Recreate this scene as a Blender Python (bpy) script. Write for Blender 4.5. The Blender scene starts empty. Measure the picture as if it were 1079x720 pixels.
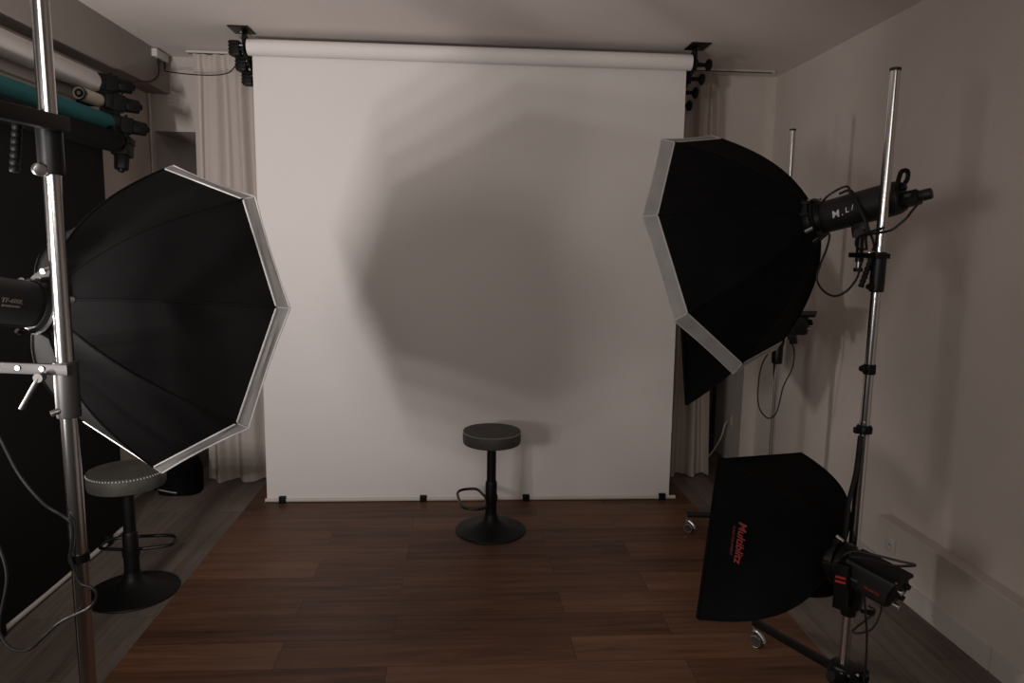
import bpy, bmesh, math, random
from mathutils import Vector, Matrix, noise
random.seed(4)
S = bpy.context.scene
C = S.collection
V = Vector
PI = math.pi

# ------------------------------------------------------------------ materials
def nt(name):
    m = bpy.data.materials.new(name); m.use_nodes = True
    return m, m.node_tree, m.node_tree.nodes['Principled BSDF']

def mat(name, col, rough=.5, metal=0., var=.0, scale=8., bump=0., bscale=60., spec=.5, sheen=0., trans=0., coat=0., stretch=(1, 1, 1)):
    m, t, b = nt(name)
    b.inputs['Roughness'].default_value = rough
    b.inputs['Metallic'].default_value = metal
    b.inputs['Specular IOR Level'].default_value = spec
    if sheen:
        b.inputs['Sheen Weight'].default_value = sheen
        b.inputs['Sheen Roughness'].default_value = .4
    if coat: b.inputs['Coat Weight'].default_value = coat
    tc = t.nodes.new('ShaderNodeTexCoord')
    mp = t.nodes.new('ShaderNodeMapping'); mp.inputs['Scale'].default_value = stretch
    t.links.new(tc.outputs['Object'], mp.inputs[0])
    nz = t.nodes.new('ShaderNodeTexNoise'); nz.inputs['Scale'].default_value = scale; nz.inputs['Detail'].default_value = 5
    t.links.new(mp.outputs[0], nz.inputs['Vector'])
    rp = t.nodes.new('ShaderNodeValToRGB')
    c = list(col)
    rp.color_ramp.elements[0].color = [x * (1 - var) for x in c] + [1]
    rp.color_ramp.elements[1].color = [min(1, x * (1 + var)) for x in c] + [1]
    rp.color_ramp.elements[0].position = .3; rp.color_ramp.elements[1].position = .7
    t.links.new(nz.outputs['Fac'], rp.inputs[0])
    t.links.new(rp.outputs[0], b.inputs['Base Color'])
    if bump:
        n2 = t.nodes.new('ShaderNodeTexNoise'); n2.inputs['Scale'].default_value = bscale; n2.inputs['Detail'].default_value = 4
        t.links.new(mp.outputs[0], n2.inputs['Vector'])
        bp = t.nodes.new('ShaderNodeBump'); bp.inputs['Strength'].default_value = bump; bp.inputs['Distance'].default_value = .01
        t.links.new(n2.outputs['Fac'], bp.inputs['Height']); t.links.new(bp.outputs[0], b.inputs['Normal'])
    if trans:
        tr = t.nodes.new('ShaderNodeBsdfTranslucent'); t.links.new(rp.outputs[0], tr.inputs[0])
        mx = t.nodes.new('ShaderNodeMixShader'); mx.inputs[0].default_value = trans
        out = t.nodes['Material Output']
        t.links.new(b.outputs[0], mx.inputs[1]); t.links.new(tr.outputs[0], mx.inputs[2]); t.links.new(mx.outputs[0], out.inputs[0])
    return m

def plank_mat(name, c1, c2, length, width, rough, rot=0., loc=(0, 0, 0), grain=.35, spec=.4):
    m, t, b = nt(name)
    N = t.nodes.new; L = t.links.new
    tc = N('ShaderNodeTexCoord'); mp = N('ShaderNodeMapping')
    mp.inputs['Rotation'].default_value = (0, 0, rot); mp.inputs['Location'].default_value = loc
    L(tc.outputs['Object'], mp.inputs[0])
    br = N('ShaderNodeTexBrick'); br.offset = .37; br.offset_frequency = 2; br.squash = 1.; br.squash_frequency = 2
    br.inputs['Scale'].default_value = 1; br.inputs['Brick Width'].default_value = length; br.inputs['Row Height'].default_value = width
    br.inputs['Mortar Size'].default_value = .0012; br.inputs['Mortar Smooth'].default_value = .2; br.inputs['Bias'].default_value = 0
    br.inputs['Color1'].default_value = (0, 0, 0, 1); br.inputs['Color2'].default_value = (1, 1, 1, 1); br.inputs['Mortar'].default_value = (.3, .3, .3, 1)
    L(mp.outputs[0], br.inputs['Vector'])
    # shift the grain of every plank by its own random value
    sc = N('ShaderNodeVectorMath'); sc.operation = 'MULTIPLY'; sc.inputs[1].default_value = (1.6, 26, 1)
    L(mp.outputs[0], sc.inputs[0])
    sh = N('ShaderNodeVectorMath'); sh.operation = 'SCALE'; sh.inputs['Scale'].default_value = 37
    L(br.outputs['Color'], sh.inputs[0])
    ad = N('ShaderNodeVectorMath'); ad.operation = 'ADD'; L(sc.outputs[0], ad.inputs[0]); L(sh.outputs[0], ad.inputs[1])
    g = N('ShaderNodeTexNoise'); g.inputs['Scale'].default_value = 1.; g.inputs['Detail'].default_value = 8; g.inputs['Roughness'].default_value = .62; g.inputs['Distortion'].default_value = .8
    L(ad.outputs[0], g.inputs['Vector'])
    g2 = N('ShaderNodeTexNoise'); g2.inputs['Scale'].default_value = 2.2; g2.inputs['Detail'].default_value = 3
    L(mp.outputs[0], g2.inputs['Vector'])
    def math_(op, a, bb):
        n = N('ShaderNodeMath'); n.operation = op
        for i, x in enumerate((a, bb)):
            if isinstance(x, (int, float)): n.inputs[i].default_value = x
            else: L(x, n.inputs[i])
        return n.outputs[0]
    sep = N('ShaderNodeSeparateColor'); L(br.outputs['Color'], sep.inputs[0])
    f = math_('ADD', math_('MULTIPLY', sep.outputs[0], .32), math_('MULTIPLY', g.outputs['Fac'], grain * 2.2))
    f = math_('ADD', f, math_('MULTIPLY', g2.outputs['Fac'], .25))
    f = math_('SUBTRACT', f, .33)
    rp = N('ShaderNodeValToRGB')
    rp.color_ramp.elements[0].color = (*c1, 1); rp.color_ramp.elements[1].color = (*c2, 1)
    rp.color_ramp.elements[0].position = .1; rp.color_ramp.elements[1].position = .85
    L(f, rp.inputs[0])
    mx = N('ShaderNodeMixRGB'); mx.inputs[2].default_value = (*[x * .45 for x in c1], 1)
    L(br.outputs['Fac'], mx.inputs[0]); L(rp.outputs[0], mx.inputs[1]); L(mx.outputs[0], b.inputs['Base Color'])
    b.inputs['Roughness'].default_value = rough; b.inputs['Specular IOR Level'].default_value = spec
    bp = N('ShaderNodeBump'); bp.inputs['Strength'].default_value = .15; bp.inputs['Distance'].default_value = .004
    h = math_('SUBTRACT', g.outputs['Fac'], br.outputs['Fac']); L(h, bp.inputs['Height']); L(bp.outputs[0], b.inputs['Normal'])
    return m

M = dict(
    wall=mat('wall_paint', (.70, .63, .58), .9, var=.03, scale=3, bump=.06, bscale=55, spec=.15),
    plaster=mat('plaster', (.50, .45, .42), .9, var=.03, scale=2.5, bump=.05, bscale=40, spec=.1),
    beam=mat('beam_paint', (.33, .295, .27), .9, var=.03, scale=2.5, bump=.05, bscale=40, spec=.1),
    ceiling=mat('ceiling_paint', (.80, .73, .69), .95, var=.02, scale=2, spec=.1),
    trim=mat('trim_paint', (.60, .55, .52), .5, var=.02, spec=.3),
    plinth=mat('plinth_paint', (.64, .575, .53), .75, var=.04, scale=3, bump=.04, spec=.2),
    paper=mat('white_paper', (.79, .745, .725), .85, var=.008, scale=2, spec=.15),
    paper2=mat('grey_white_paper', (.62, .58, .56), .8, var=.02, spec=.15),
    core=mat('cardboard_core', (.62, .56, .46), .7, var=.05, spec=.2),
    teal=mat('teal_paper', (.026, .135, .145), .8, var=.03, spec=.2),
    blackpaper=mat('black_paper', (.010, .009, .009), .9, var=.1, scale=3, spec=.12),
    blackfab=mat('black_nylon', (.0045, .0045, .0048), .8, var=.25, scale=5, bump=.12, bscale=25, spec=.06),
    litfab=mat('lit_black_nylon', (.0062, .0060, .0061), .8, var=.3, scale=4, bump=.15, bscale=22, spec=.05),  # left softbox: lamp light on its panels is put into a lighter black
    seam=mat('black_seam', (.004, .004, .004), .8, var=.1, spec=.05),
    lip=mat('white_nylon', (.38, .37, .365), .6, var=.10, scale=14, bump=.5, bscale=11, spec=.3, trans=.3),
    hem=mat('white_hem', (.62, .60, .595), .6, var=.04, scale=30, spec=.3, trans=.2),
    diff=mat('diffuser_cloth', (.78, .76, .75), .8, var=.02, bump=.1, bscale=14, spec=.2, trans=.35),
    chrome=mat('chrome', (.62, .605, .60), .2, 1., var=.03, scale=10),
    steel=mat('brushed_steel', (.45, .44, .43), .35, 1., var=.05, scale=30),
    greymetal=mat('grey_metal', (.085, .08, .078), .45, .6, var=.05),
    blackmetal=mat('black_metal', (.006, .0055, .0055), .4, .1, var=.1, spec=.35),
    blackplastic=mat('black_plastic', (.0055, .0055, .0055), .45, var=.1, bump=.05, bscale=200, spec=.16),
    flash=mat('flash_housing', (.013, .0125, .0125), .5, var=.06, bump=.05, bscale=150, spec=.3),
    rubber=mat('black_rubber', (.009, .009, .009), .5, var=.1, spec=.4),
    bcoat=mat('black_powder_coat', (.005, .005, .005), .5, var=.1, bump=.03, bscale=120, spec=.22),
    leather=mat('grey_leather', (.060, .056, .049), .62, var=.22, scale=14, bump=.25, bscale=90, spec=.35),
    thread=mat('pale_thread', (.55, .52, .47), .7, var=.05),
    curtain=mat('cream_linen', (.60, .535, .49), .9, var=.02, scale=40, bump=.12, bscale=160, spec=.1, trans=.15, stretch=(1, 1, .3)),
    curtain_shaded=mat('shaded_linen', (.45, .385, .34), .9, var=.02, scale=40, bump=.12, bscale=160, spec=.1, stretch=(1, 1, .3)),  # right curtain: shade behind the backdrop is put into the cloth colour
    red=mat('red_print', (.24, .016, .011), .6, var=.05),
    redbright=mat('bright_red_tape', (.42, .025, .022), .5, var=.05),
    reddim=mat('dull_red_print', (.15, .014, .011), .6, var=.05),
    white=mat('white_print', (.75, .72, .70), .6, var=.02),
    greyprint=mat('grey_print', (.15, .125, .105), .6, var=.05),
    plastic=mat('white_plastic', (.62, .58, .55), .4, var=.02, spec=.4),
    dark=mat('dark_recess', (.02, .02, .02), .8, var=.05),
    wheel=mat('smoked_wheel', (.06, .058, .055), .2, .3, var=.1, spec=.7),
    greybox=mat('dark_grey_box', (.035, .033, .032), .6, var=.1),
    lens=mat('silver_pin', (.8, .8, .78), .15, 1., var=.02),
)
M['wood'] = plank_mat('dark_oak_planks', (.040, .0160, .0080), (.20, .096, .052), 1.25, .2, .45, 0, (.3, .06, 0), grain=.5, spec=.25)
M['laminate'] = plank_mat('grey_oak_planks', (.085, .066, .056), (.27, .226, .196), 1.3, .19, .55, PI / 2, (.1, .05, 0), grain=.36, spec=.25)

# ------------------------------------------------------------------ mesh helpers
def basis(z, up=None):
    z = V(z).normalized()
    up = V(up) if up else (V((0, 0, 1)) if abs(z.z) < .95 else V((0, 1, 0)))
    x = up.cross(z).normalized(); y = z.cross(x)
    return x, y, z

class MB:
    def __init__(s): s.b = bmesh.new()
    def box(s, c, size, rot=None, bev=0.):
        r = bmesh.ops.create_cube(s.b, size=1.)
        m = Matrix.Translation(V(c)) @ (rot.to_4x4() if rot else Matrix.Identity(4)) @ Matrix.Diagonal((*size, 1))
        bmesh.ops.transform(s.b, matrix=m, verts=r['verts'])
        if bev:
            es = list({e for v in r['verts'] for e in v.link_edges})
            bmesh.ops.bevel(s.b, geom=es, offset=bev, segments=2, affect='EDGES', profile=.6)
        return s
    def bar(s, p, q, w, h, up=(0, 0, 1), bev=0.):
        p, q = V(p), V(q); x, y, z = basis(q - p, up)
        rot = Matrix((x, y, z)).transposed()
        return s.box((p + q) / 2, (w, h, (q - p).length), rot, bev)
    def cyl(s, p, q, r0, r1=None, seg=24, cap=True, bev=0.):
        r1 = r0 if r1 is None else r1
        L = (V(q) - V(p)).length
        if bev: prof = [(r0 - bev, 0), (r0 - bev * .3, bev * .3), (r0, bev), (r1, L - bev), (r1 - bev * .3, L - bev * .3), (r1 - bev, L)]
        else: prof = [(r0, 0), (r1, L)]
        return s.lathe(prof, p, V(q) - V(p), seg, cap)
    def lathe(s, prof, o=(0, 0, 0), axis=(0, 0, 1), seg=32, cap=True):
        x, y, z = basis(axis); o = V(o); rings = []
        for r, t in prof:
            rings.append([s.b.verts.new(o + z * t + (x * math.cos(2 * PI * i / seg) + y * math.sin(2 * PI * i / seg)) * max(r, 1e-4)) for i in range(seg)])
        for a, c in zip(rings, rings[1:]):
            for i in range(seg):
                j = (i + 1) % seg
                s.b.faces.new((a[i], a[j], c[j], c[i]))
        if cap:
            s.b.faces.new(list(reversed(rings[0]))); s.b.faces.new(rings[-1])
        return s
    def tube(s, pts, r, seg=8, closed=False, smooth=6):
        P = [V(p) for p in pts]
        if smooth: P = spline(P, smooth, closed)
        n = len(P); rings = []; px = None
        for i, p in enumerate(P):
            a = P[i - 1] if (i > 0 or closed) else p
            c = P[(i + 1) % n] if (i < n - 1 or closed) else p
            z = (c - a).normalized()
            if px is None: px = basis(z)[0]
            x = (px - z * px.dot(z)).normalized(); y = z.cross(x); px = x
            rings.append([s.b.verts.new(p + (x * math.cos(2 * PI * k / seg) + y * math.sin(2 * PI * k / seg)) * r) for k in range(seg)])
        m = n if closed else n - 1
        for i in range(m):
            a, c = rings[i], rings[(i + 1) % n]
            for k in range(seg):
                l = (k + 1) % seg
                s.b.faces.new((a[k], a[l], c[l], c[k]))
        if not closed:
            s.b.faces.new(list(reversed(rings[0]))); s.b.faces.new(rings[-1])
        return s
    def grid(s, f, nu, nv, wrap=False):
        g = [[s.b.verts.new(f(u / nu, v / nv)) for u in range(nu + (0 if wrap else 1))] for v in range(nv + 1)]
        for v in range(nv):
            for u in range(nu):
                k = (u + 1) % len(g[0]) if wrap else u + 1
                s.b.faces.new((g[v][u], g[v][k], g[v + 1][k], g[v + 1][u]))
        return s
    def poly(s, pts):
        s.b.faces.new([s.b.verts.new(V(p)) for p in pts]); return s
    def prism(s, pts, d):
        a = [s.b.verts.new(V(p)) for p in pts]; c = [s.b.verts.new(V(p) + V(d)) for p in pts]
        n = len(a)
        s.b.faces.new(a); s.b.faces.new(list(reversed(c)))
        for i in range(n): s.b.faces.new((a[i], c[i], c[(i + 1) % n], a[(i + 1) % n]))
        return s
    def build(s, name, m, parent=None, smooth=True, angle=35, weld=False, normals=True):
        if weld: bmesh.ops.remove_doubles(s.b, verts=s.b.verts, dist=1e-5)
        if normals: bmesh.ops.recalc_face_normals(s.b, faces=s.b.faces)
        me = bpy.data.meshes.new(name); s.b.to_mesh(me); s.b.free()
        o = bpy.data.objects.new(name, me); C.objects.link(o)
        me.materials.append(m)
        if smooth:
            me.shade_smooth(); me.set_sharp_from_angle(angle=math.radians(angle))
        if parent: o.parent = parent
        return o

def spline(P, k, closed=False):
    n = len(P); out = []
    if n < 3: return P
    for i in range(n if closed else n - 1):
        p0 = P[i - 1] if (i > 0 or closed) else P[i] * 2 - P[i + 1]
        p1 = P[i]; p2 = P[(i + 1) % n]
        p3 = P[(i + 2) % n] if (i + 2 < n or closed) else p2 * 2 - p1
        for j in range(k):
            t = j / k
            out.append(.5 * ((2 * p1) + (p2 - p0) * t + (2 * p0 - 5 * p1 + 4 * p2 - p3) * t * t + (3 * p1 - p0 - 3 * p2 + p3) * t ** 3))
    if not closed: out.append(P[-1])
    return out

def tag(o, label, cat, group=None):
    o['label'] = label; o['category'] = cat
    if group: o['group'] = group
    return o
def thing(name, label, cat, loc=(0, 0, 0), group=None, rotz=0., mw=None):
    o = bpy.data.objects.new(name, None); C.objects.link(o); o.empty_display_size = .05
    if mw is not None: o.matrix_world = mw
    else:
        o.location = loc; o.rotation_euler = (0, 0, rotz)
    return tag(o, label, cat, group)
def struct(o): o['kind'] = 'structure'; return o

def text(body, size, m, parent, o, x, y, name='lettering', shear=0., ext=.0004, bold=0.):
    cu = bpy.data.curves.new(name, 'FONT'); cu.body = body; cu.size = size; cu.extrude = ext; cu.shear = shear; cu.offset = bold
    cu.align_x = 'CENTER'; cu.align_y = 'CENTER'; cu.resolution_u = 3
    t = bpy.data.objects.new('tmp_text', cu); C.objects.link(t)
    bpy.context.view_layer.update()
    me = bpy.data.meshes.new_from_object(t.evaluated_get(bpy.context.evaluated_depsgraph_get()))
    bpy.data.objects.remove(t); bpy.data.curves.remove(cu)
    x = V(x).normalized(); y = V(y); y = (y - x * y.dot(x)).normalized(); z = x.cross(y)
    mm = Matrix((x, y, z)).transposed().to_4x4(); mm.translation = V(o)
    me.transform(mm); me.name = name
    me.materials.clear(); me.materials.append(m)
    ob = bpy.data.objects.new(name, me); C.objects.link(ob)
    if parent: ob.parent = parent
    return ob

def frame(yaw, pitch, spin):
    n = V((math.sin(yaw) * math.cos(pitch), math.cos(yaw) * math.cos(pitch), math.sin(pitch)))
    r = n.cross(V((0, 0, 1))).normalized(); u = r.cross(n)
    a = math.cos(spin) * r + math.sin(spin) * u; b = -math.sin(spin) * r + math.cos(spin) * u
    return a, b, n
def mount_matrix(c, yaw, pitch, spin):          # local z points backwards, to the flash
    a, b, n = frame(yaw, pitch, spin)
    m = Matrix((a, b, -n)).transposed().to_4x4(); m.translation = V(c); return m

# ------------------------------------------------------------------ room shell
XL, XR, YB, ZC, Y0 = -2.19, 2.28, 5.28, 2.97, -1.6
def slab(name, x0, x1, y0, y1, z0, z1, m, bev=0.):
    o = MB().box(((x0 + x1) / 2, (y0 + y1) / 2, (z0 + z1) / 2), (x1 - x0, y1 - y0, z1 - z0), bev=bev).build(name, m, smooth=False)
    return struct(o)
slab('floor', -3.2, XR + .15, Y0, 6.45, -.1, 0, M['laminate'])
slab('floor_dark_planks', -1.40, 1.56, -.9, 5.02, 0, .004, M['wood'])
slab('ceiling', -3.2, XR + .15, Y0, 6.45, ZC, ZC + .1, M['ceiling'])
slab('wall_left', XL - .15, XL, 1.0, 6.45, 0, ZC, M['wall'])
slab('wall_right', XR, XR + .15, Y0, 6.45, 0, ZC, M['wall'])
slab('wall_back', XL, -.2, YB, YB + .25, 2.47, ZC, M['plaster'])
slab('wall_back_header', -.2, XR, YB, YB + .25, 2.47, ZC, M['wall'])
slab('wall_back_right', 1.30, 2.17, YB, YB + .25, 1.35, 2.47, M['wall'])
slab('wall_back_pier', 2.17, XR, YB, 6.3, 0, 2.47, M['wall'])
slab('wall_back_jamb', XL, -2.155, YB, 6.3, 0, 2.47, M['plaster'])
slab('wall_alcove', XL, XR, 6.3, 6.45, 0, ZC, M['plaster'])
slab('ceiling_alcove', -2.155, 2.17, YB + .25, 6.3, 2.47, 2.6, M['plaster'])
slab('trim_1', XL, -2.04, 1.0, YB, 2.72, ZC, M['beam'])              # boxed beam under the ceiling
slab('trim_2', XL, XL + .03, 1.0, 4.38, 2.50, 2.565, M['trim'], .004)   # rail behind the rolls
struct(MB().cyl((-2.172, 5.262, 0), (-2.172, 5.262, 2.72), .010, seg=12).build('trim_3', M['trim']))
slab('baseboard_left', XL, XL + .015, 1.0, YB, 0, .08, M['trim'], .003)
slab('trim_4', 2.205, XR, Y0, 3.47, .10, .345, M['plinth'], .004)        # low boxed ledge along the right wall
slab('baseboard_right', 2.195, XR, Y0, 2.605, 0, .105, M['trim'], .002)
slab('baseboard_right_far', 2.195, XR, 2.61, 3.47, 0, .105, M['trim'], .002)
slab('baseboard_right_back', XR - .015, XR, 3.47, YB, 0, .08, M['trim'], .002)

# power outlets
def outlet(label, c, nrm, up=(0, 0, 1)):
    n = V(nrm); x = V(up).cross(n).normalized()
    m = Matrix((x, V(up), n)).transposed().to_4x4(); m.translation = V(c)
    t = thing('power_outlet', label, 'outlet', mw=m)
    MB().box((0, 0, .004), (.08, .08, .008), bev=.003).build('cover_plate', M['plastic'], t)
    MB().lathe([(.021, .0), (.021, .004), (.019, .0045), (.018, .002)], (0, 0, .0075), (0, 0, 1), 24).build('socket', M['plastic'], t)
    h = MB()
    for k in (-1, 0, 1): h.cyl((k * .007, -.004 * abs(k) + .002, .0100), (k * .007, -.004 * abs(k) + .002, .0118), .0028, seg=10)
    h.build('pin_holes', M['dark'], t)
    return t
outlet('white power outlet on the low ledge of the right wall', (2.205, 3.34, .235), (-1, 0, 0))
outlet('white power outlet inside the dark alcove right of the curtain', (2.17, 5.50, .34), (-1, 0, 0))

# ------------------------------------------------------------------ white paper backdrop
PY = 4.633
t = thing('paper_backdrop', 'wide white paper backdrop unrolled from the ceiling roll down to the floor', 'backdrop', (0, PY, 0))
MB().cyl((-1.302, -.048, 2.878), (1.418, -.048, 2.878), .048, seg=48).build('paper_roll', M['paper'], t)
def sheetf(u, v):
    x0, x1 = -1.292 + .004 * (1 - v), 1.405 + .02 * (1 - v)
    x = x0 + (x1 - x0) * u
    return V((x, .004 * math.sin(9 * u + 2 * v) * (1 - v) * .6, .02 + 2.858 * v))
MB().grid(sheetf, 60, 60).build('paper_sheet', M['paper'], t)
bar = MB().cyl((-1.30, .0, .018), (1.47, .0, .018), .013, seg=16).build('bottom_tube', M['trim'], t)
for x in (-1.186, -.258, .435, 1.375):
    MB().box((x, -.004, .024), (.045, .042, .046), bev=.004).build('clip', M['blackplastic'], bar)

def ceiling_bracket(label, side, hubs):
    sx = -1 if side < 0 else 1
    x = -1.315 if side < 0 else 1.432
    t = thing('roller_bracket', label, 'bracket', (x, PY - .068, ZC))
    z0 = 2.862 - ZC
    arm = MB().box((sx * .01, -.02, -.004), (.12, .16, .008))
    arm.prism([(0, -.03, -.004), (0, .05, -.004), (0, .34, z0 - .12), (0, .40, z0 - .17), (0, .37, z0 - .215), (0, .05, z0 - .050), (0, -.035, z0 - .03)], (sx * .008, 0, 0))
    arm.build('bracket_plate', M['blackmetal'], t)
    for k in range(3): MB().cyl((sx * .009, -.03 + k * .03, -.02), (sx * .013, -.03 + k * .03, -.02), .005, seg=8).build('bolt', M['steel'], t)
    for k in range(hubs):
        y, z = .120 * k, z0 - .060 * k
        if side < 0:
            m = MB().box((-.055, y, z), (.062, .075, .088), bev=.012)
            for j in range(4): m.box((-.055, y, z - .030 + j * .020), (.066, .079, .007), bev=.002)
            m.cyl((-.03, y, z), (0, y, z), .022)
            o = m.build('chain_motor', M['blackplastic'], t)
            MB().cyl((-.018, y - .045, z + .01), (.0, y - .045, z + .01), .006, seg=10).build('bolt', M['lens'], t)
        else:
            m = MB().lathe([(.012, -.03), (.030, -.028), (.032, -.006), (.014, .0), (.012, .05), (.026, .056), (.036, .064), (.036, .078), (.028, .086)], (.022, y, z), (1, 0, 0), 24)
            m.build('roller_hub', M['blackplastic'], t)
    return t
ceiling_bracket('black ceiling bracket with chain motors at left end of the white roll', -1, 3)
ceiling_bracket('black ceiling bracket with spool hubs at right end of the white roll', 1, 4)

# ------------------------------------------------------------------ curtains and rail
def curtain(name, label, x0, x1, y, seed, flare, folds, cm='curtain'):
    t = thing(name, label, 'curtain', (0, y, 0))
    def f(u, v):
        w = 1 - v
        x = x0 + (x1 - x0) * u + flare * w * (u if flare > 0 else (1 - u))
        ph = 2 * PI * folds * (u + .05 * math.sin(5 * u + seed))
        amp = .040 * (.55 + .45 * w) * (.35 + .65 * min(1, (1 - v) * 14))
        yy = amp * math.sin(ph) + .012 * math.sin(2.3 * ph + seed + 2 * v)
        return V((x + .008 * math.sin(6 * v + u * 9), yy, .012 + 2.93 * v + .004 * math.sin(ph)))
    MB().grid(f, 110, 60).build('curtain_fabric', M[cm], t)
    def g(u, v):
        p = f(u, .968 + v * .030); return p + V((0, -.004 - .006 * math.sin(PI * v), 0))
    MB().grid(g, 110, 4).build('header_tape', M[cm], t)
    def hem(u, v):
        p = f(u, v * .022); return p + V((0, -.004, 0))
    MB().grid(hem, 110, 2).build('hem', M[cm], t)
    return t
curtain('curtain', 'cream curtain hanging left of the white backdrop', -1.79, -1.22, 5.06, 1., -.03, 3.6)
curtain('curtain', 'cream curtain, shade put into its colour, hanging between the white backdrop and bare right wall', 1.22, 1.79, 5.13, 2.6, .075, 3.4, 'curtain_shaded')
t = thing('curtain_rail', 'thin white curtain rail fixed under the ceiling behind the backdrop', 'curtain rail', (0, 5.10, ZC))
MB().box((.16, 0, -.007), (4.02, .030, .014), bev=.003).build('track', M['trim'], t)
MB().box((.16, -.0, -.0155), (4.0, .010, .004)).build('groove', M['dark'], t)
MB().box((2.172, 0, -.010), (.010, .036, .020), bev=.003).build('end_cap', M['plastic'], t)

# ------------------------------------------------------------------ stools
def make_stool(label, loc, rotz, lever, ring_rot):
    t = thing('bar_stool', label, 'stool', loc, 'grey bar stools', rotz)
    MB().lathe([(.212, .0), (.214, .004), (.211, .009), (.17, .016), (.12, .028), (.08, .044), (.052, .066), (.040, .09), (.036, .11)], seg=64).build('base', M['bcoat'], t)
    MB().lathe([(.035, .10), (.035, .30), (.032, .31), (.028, .315), (.028, .54)], seg=32).build('column', M['bcoat'], t)
    MB().cyl((0, 0, .525), (0, 0, .548), .075, seg=32).build('seat_plate', M['blackmetal'], t)
    seat = MB().lathe([(.001, .545), (.160, .545), (.169, .549), (.173, .56), (.174, .59), (.173, .612), (.169, .620), (.163, .625), (.10, .628), (.001, .629)], seg=72, cap=False).build('seat', M['leather'], t, weld=False)
    st = MB()
    n = 72
    for k in range(n):
        a = 2 * PI * k / n
        c = V((.1705 * math.cos(a), .1705 * math.sin(a), .6195)); d = V((-math.sin(a), math.cos(a), 0))
        r = V((math.cos(a), math.sin(a), .9)).normalized()
        st.bar(c - r * .001 + V((0, 0, .004)) - V((r.x, r.y, 0)) * .004, c + V((0, 0, -.004)) + V((r.x, r.y, 0)) * .003, .0030, .0042, up=d)
    st.build('stitching', M['thread'], seat, smooth=False)
    MB().tube([(.169 * math.cos(2 * PI * k / 48), .169 * math.sin(2 * PI * k / 48), .6225) for k in range(48)], .0022, 6, True, 0).build('piping', M['leather'], seat)
    R = Matrix.Rotation(ring_rot, 3, 'Z')
    pts = [(-.034, .03, .205), (-.06, .15, .205), (-.10, .172, .205), (-.16, .16, .205), (-.19, .11, .205), (-.195, 0, .205), (-.19, -.11, .205), (-.16, -.16, .205), (-.10, -.172, .205), (-.06, -.15, .205), (-.034, -.03, .205)]
    fr = MB().tube([R @ V(p) for p in pts], .0085, 10)
    fr.cyl((0, 0, .188), (0, 0, .222), .040)
    fr.build('footrest', M['blackmetal'], t)
    if lever:
        MB().tube([(.04, 0, .535), (.11, .0, .530), (.20, .012, .505), (.225, .015, .500)], .006, 8).build('height_lever', M['blackmetal'], t)
    return t
make_stool('round grey leather bar stool standing alone in front of the white backdrop', (.177, 4.13, .004), 0., False, .12)
make_stool('round grey leather bar stool with footrest half hidden behind the left octagonal softbox', (-1.615, 3.43, 0), 0., True, -PI / 2 + .1)

# ------------------------------------------------------------------ left wall: rolls, motors, hanging black backdrop
YE = 4.31
def roll(name, label, x, z, r, y0, y1, m, core=True):
    t = thing(name, label, 'paper roll', (x, y1, z), 'backdrop rolls on the left wall')
    MB().cyl((0, y0 - y1, 0), (0, 0, 0), r, seg=40).build('paper', m, t)
    MB().lathe([(.020, 0), (.028, 0), (.028, .012), (.020, .012)], (0, 0, 0), (0, 1, 0), 24, cap=False).build('core', M['core'], t)
    return t
roll('paper_roll', 'white paper roll, topmost of the rolls on the left wall', -2.085, 2.595, .060, 1.6, YE, M['paper2'])
t = thing('paper_roll', 'bare cream cardboard core tube between the white and the teal roll', 'paper roll', (-2.05, YE, 2.492), 'backdrop rolls on the left wall')
MB().cyl((0, -.22, .0), (0, 0, .0), .036, seg=28).build('tube', M['core'], t)
MB().lathe([(.033, -.235), (.036, -.23), (.036, -.205), (.024, -.205), (.022, -.225), (.010, -.226), (.002, -.220)], axis=(0, 1, 0), seg=28, cap=False).build('end_cap', M['rubber'], t)
MB().cyl((0, -.2275, 0), (0, -.222, 0), .010, seg=14).build('hub_pin', M['lens'], t)
roll('paper_roll', 'teal paper roll under the bare core tube on the left wall', -2.015, 2.372, .052, 1.6, YE, M['teal'])
t = thing('black_backdrop', 'black paper backdrop hanging from the lowest roll along the left wall', 'backdrop', (-1.98, YE, 0))
MB().cyl((0, 1.5 - YE, 2.268), (0, -.03, 2.268), .058, seg=40).build('paper_roll', M['blackpaper'], t)
def bs(u, v): return V((-.02 + .006 * math.sin(11 * u) * (1 - v), 1.5 - YE + (4.20 - 1.5) * u, .035 + 2.235 * v))
MB().grid(bs, 40, 30).build('paper_sheet', M['blackpaper'], t)
bt = MB().cyl((-.02, 1.47 - YE, .02), (-.02, -.03, .02), .014, seg=14).build('bottom_tube', M['trim'], t)
for y in (3.02, 3.98, 4.2): MB().box((-.016, y - YE, .036), (.04, .05, .062), bev=.004).build('clip', M['blackplastic'], bt)

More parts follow.
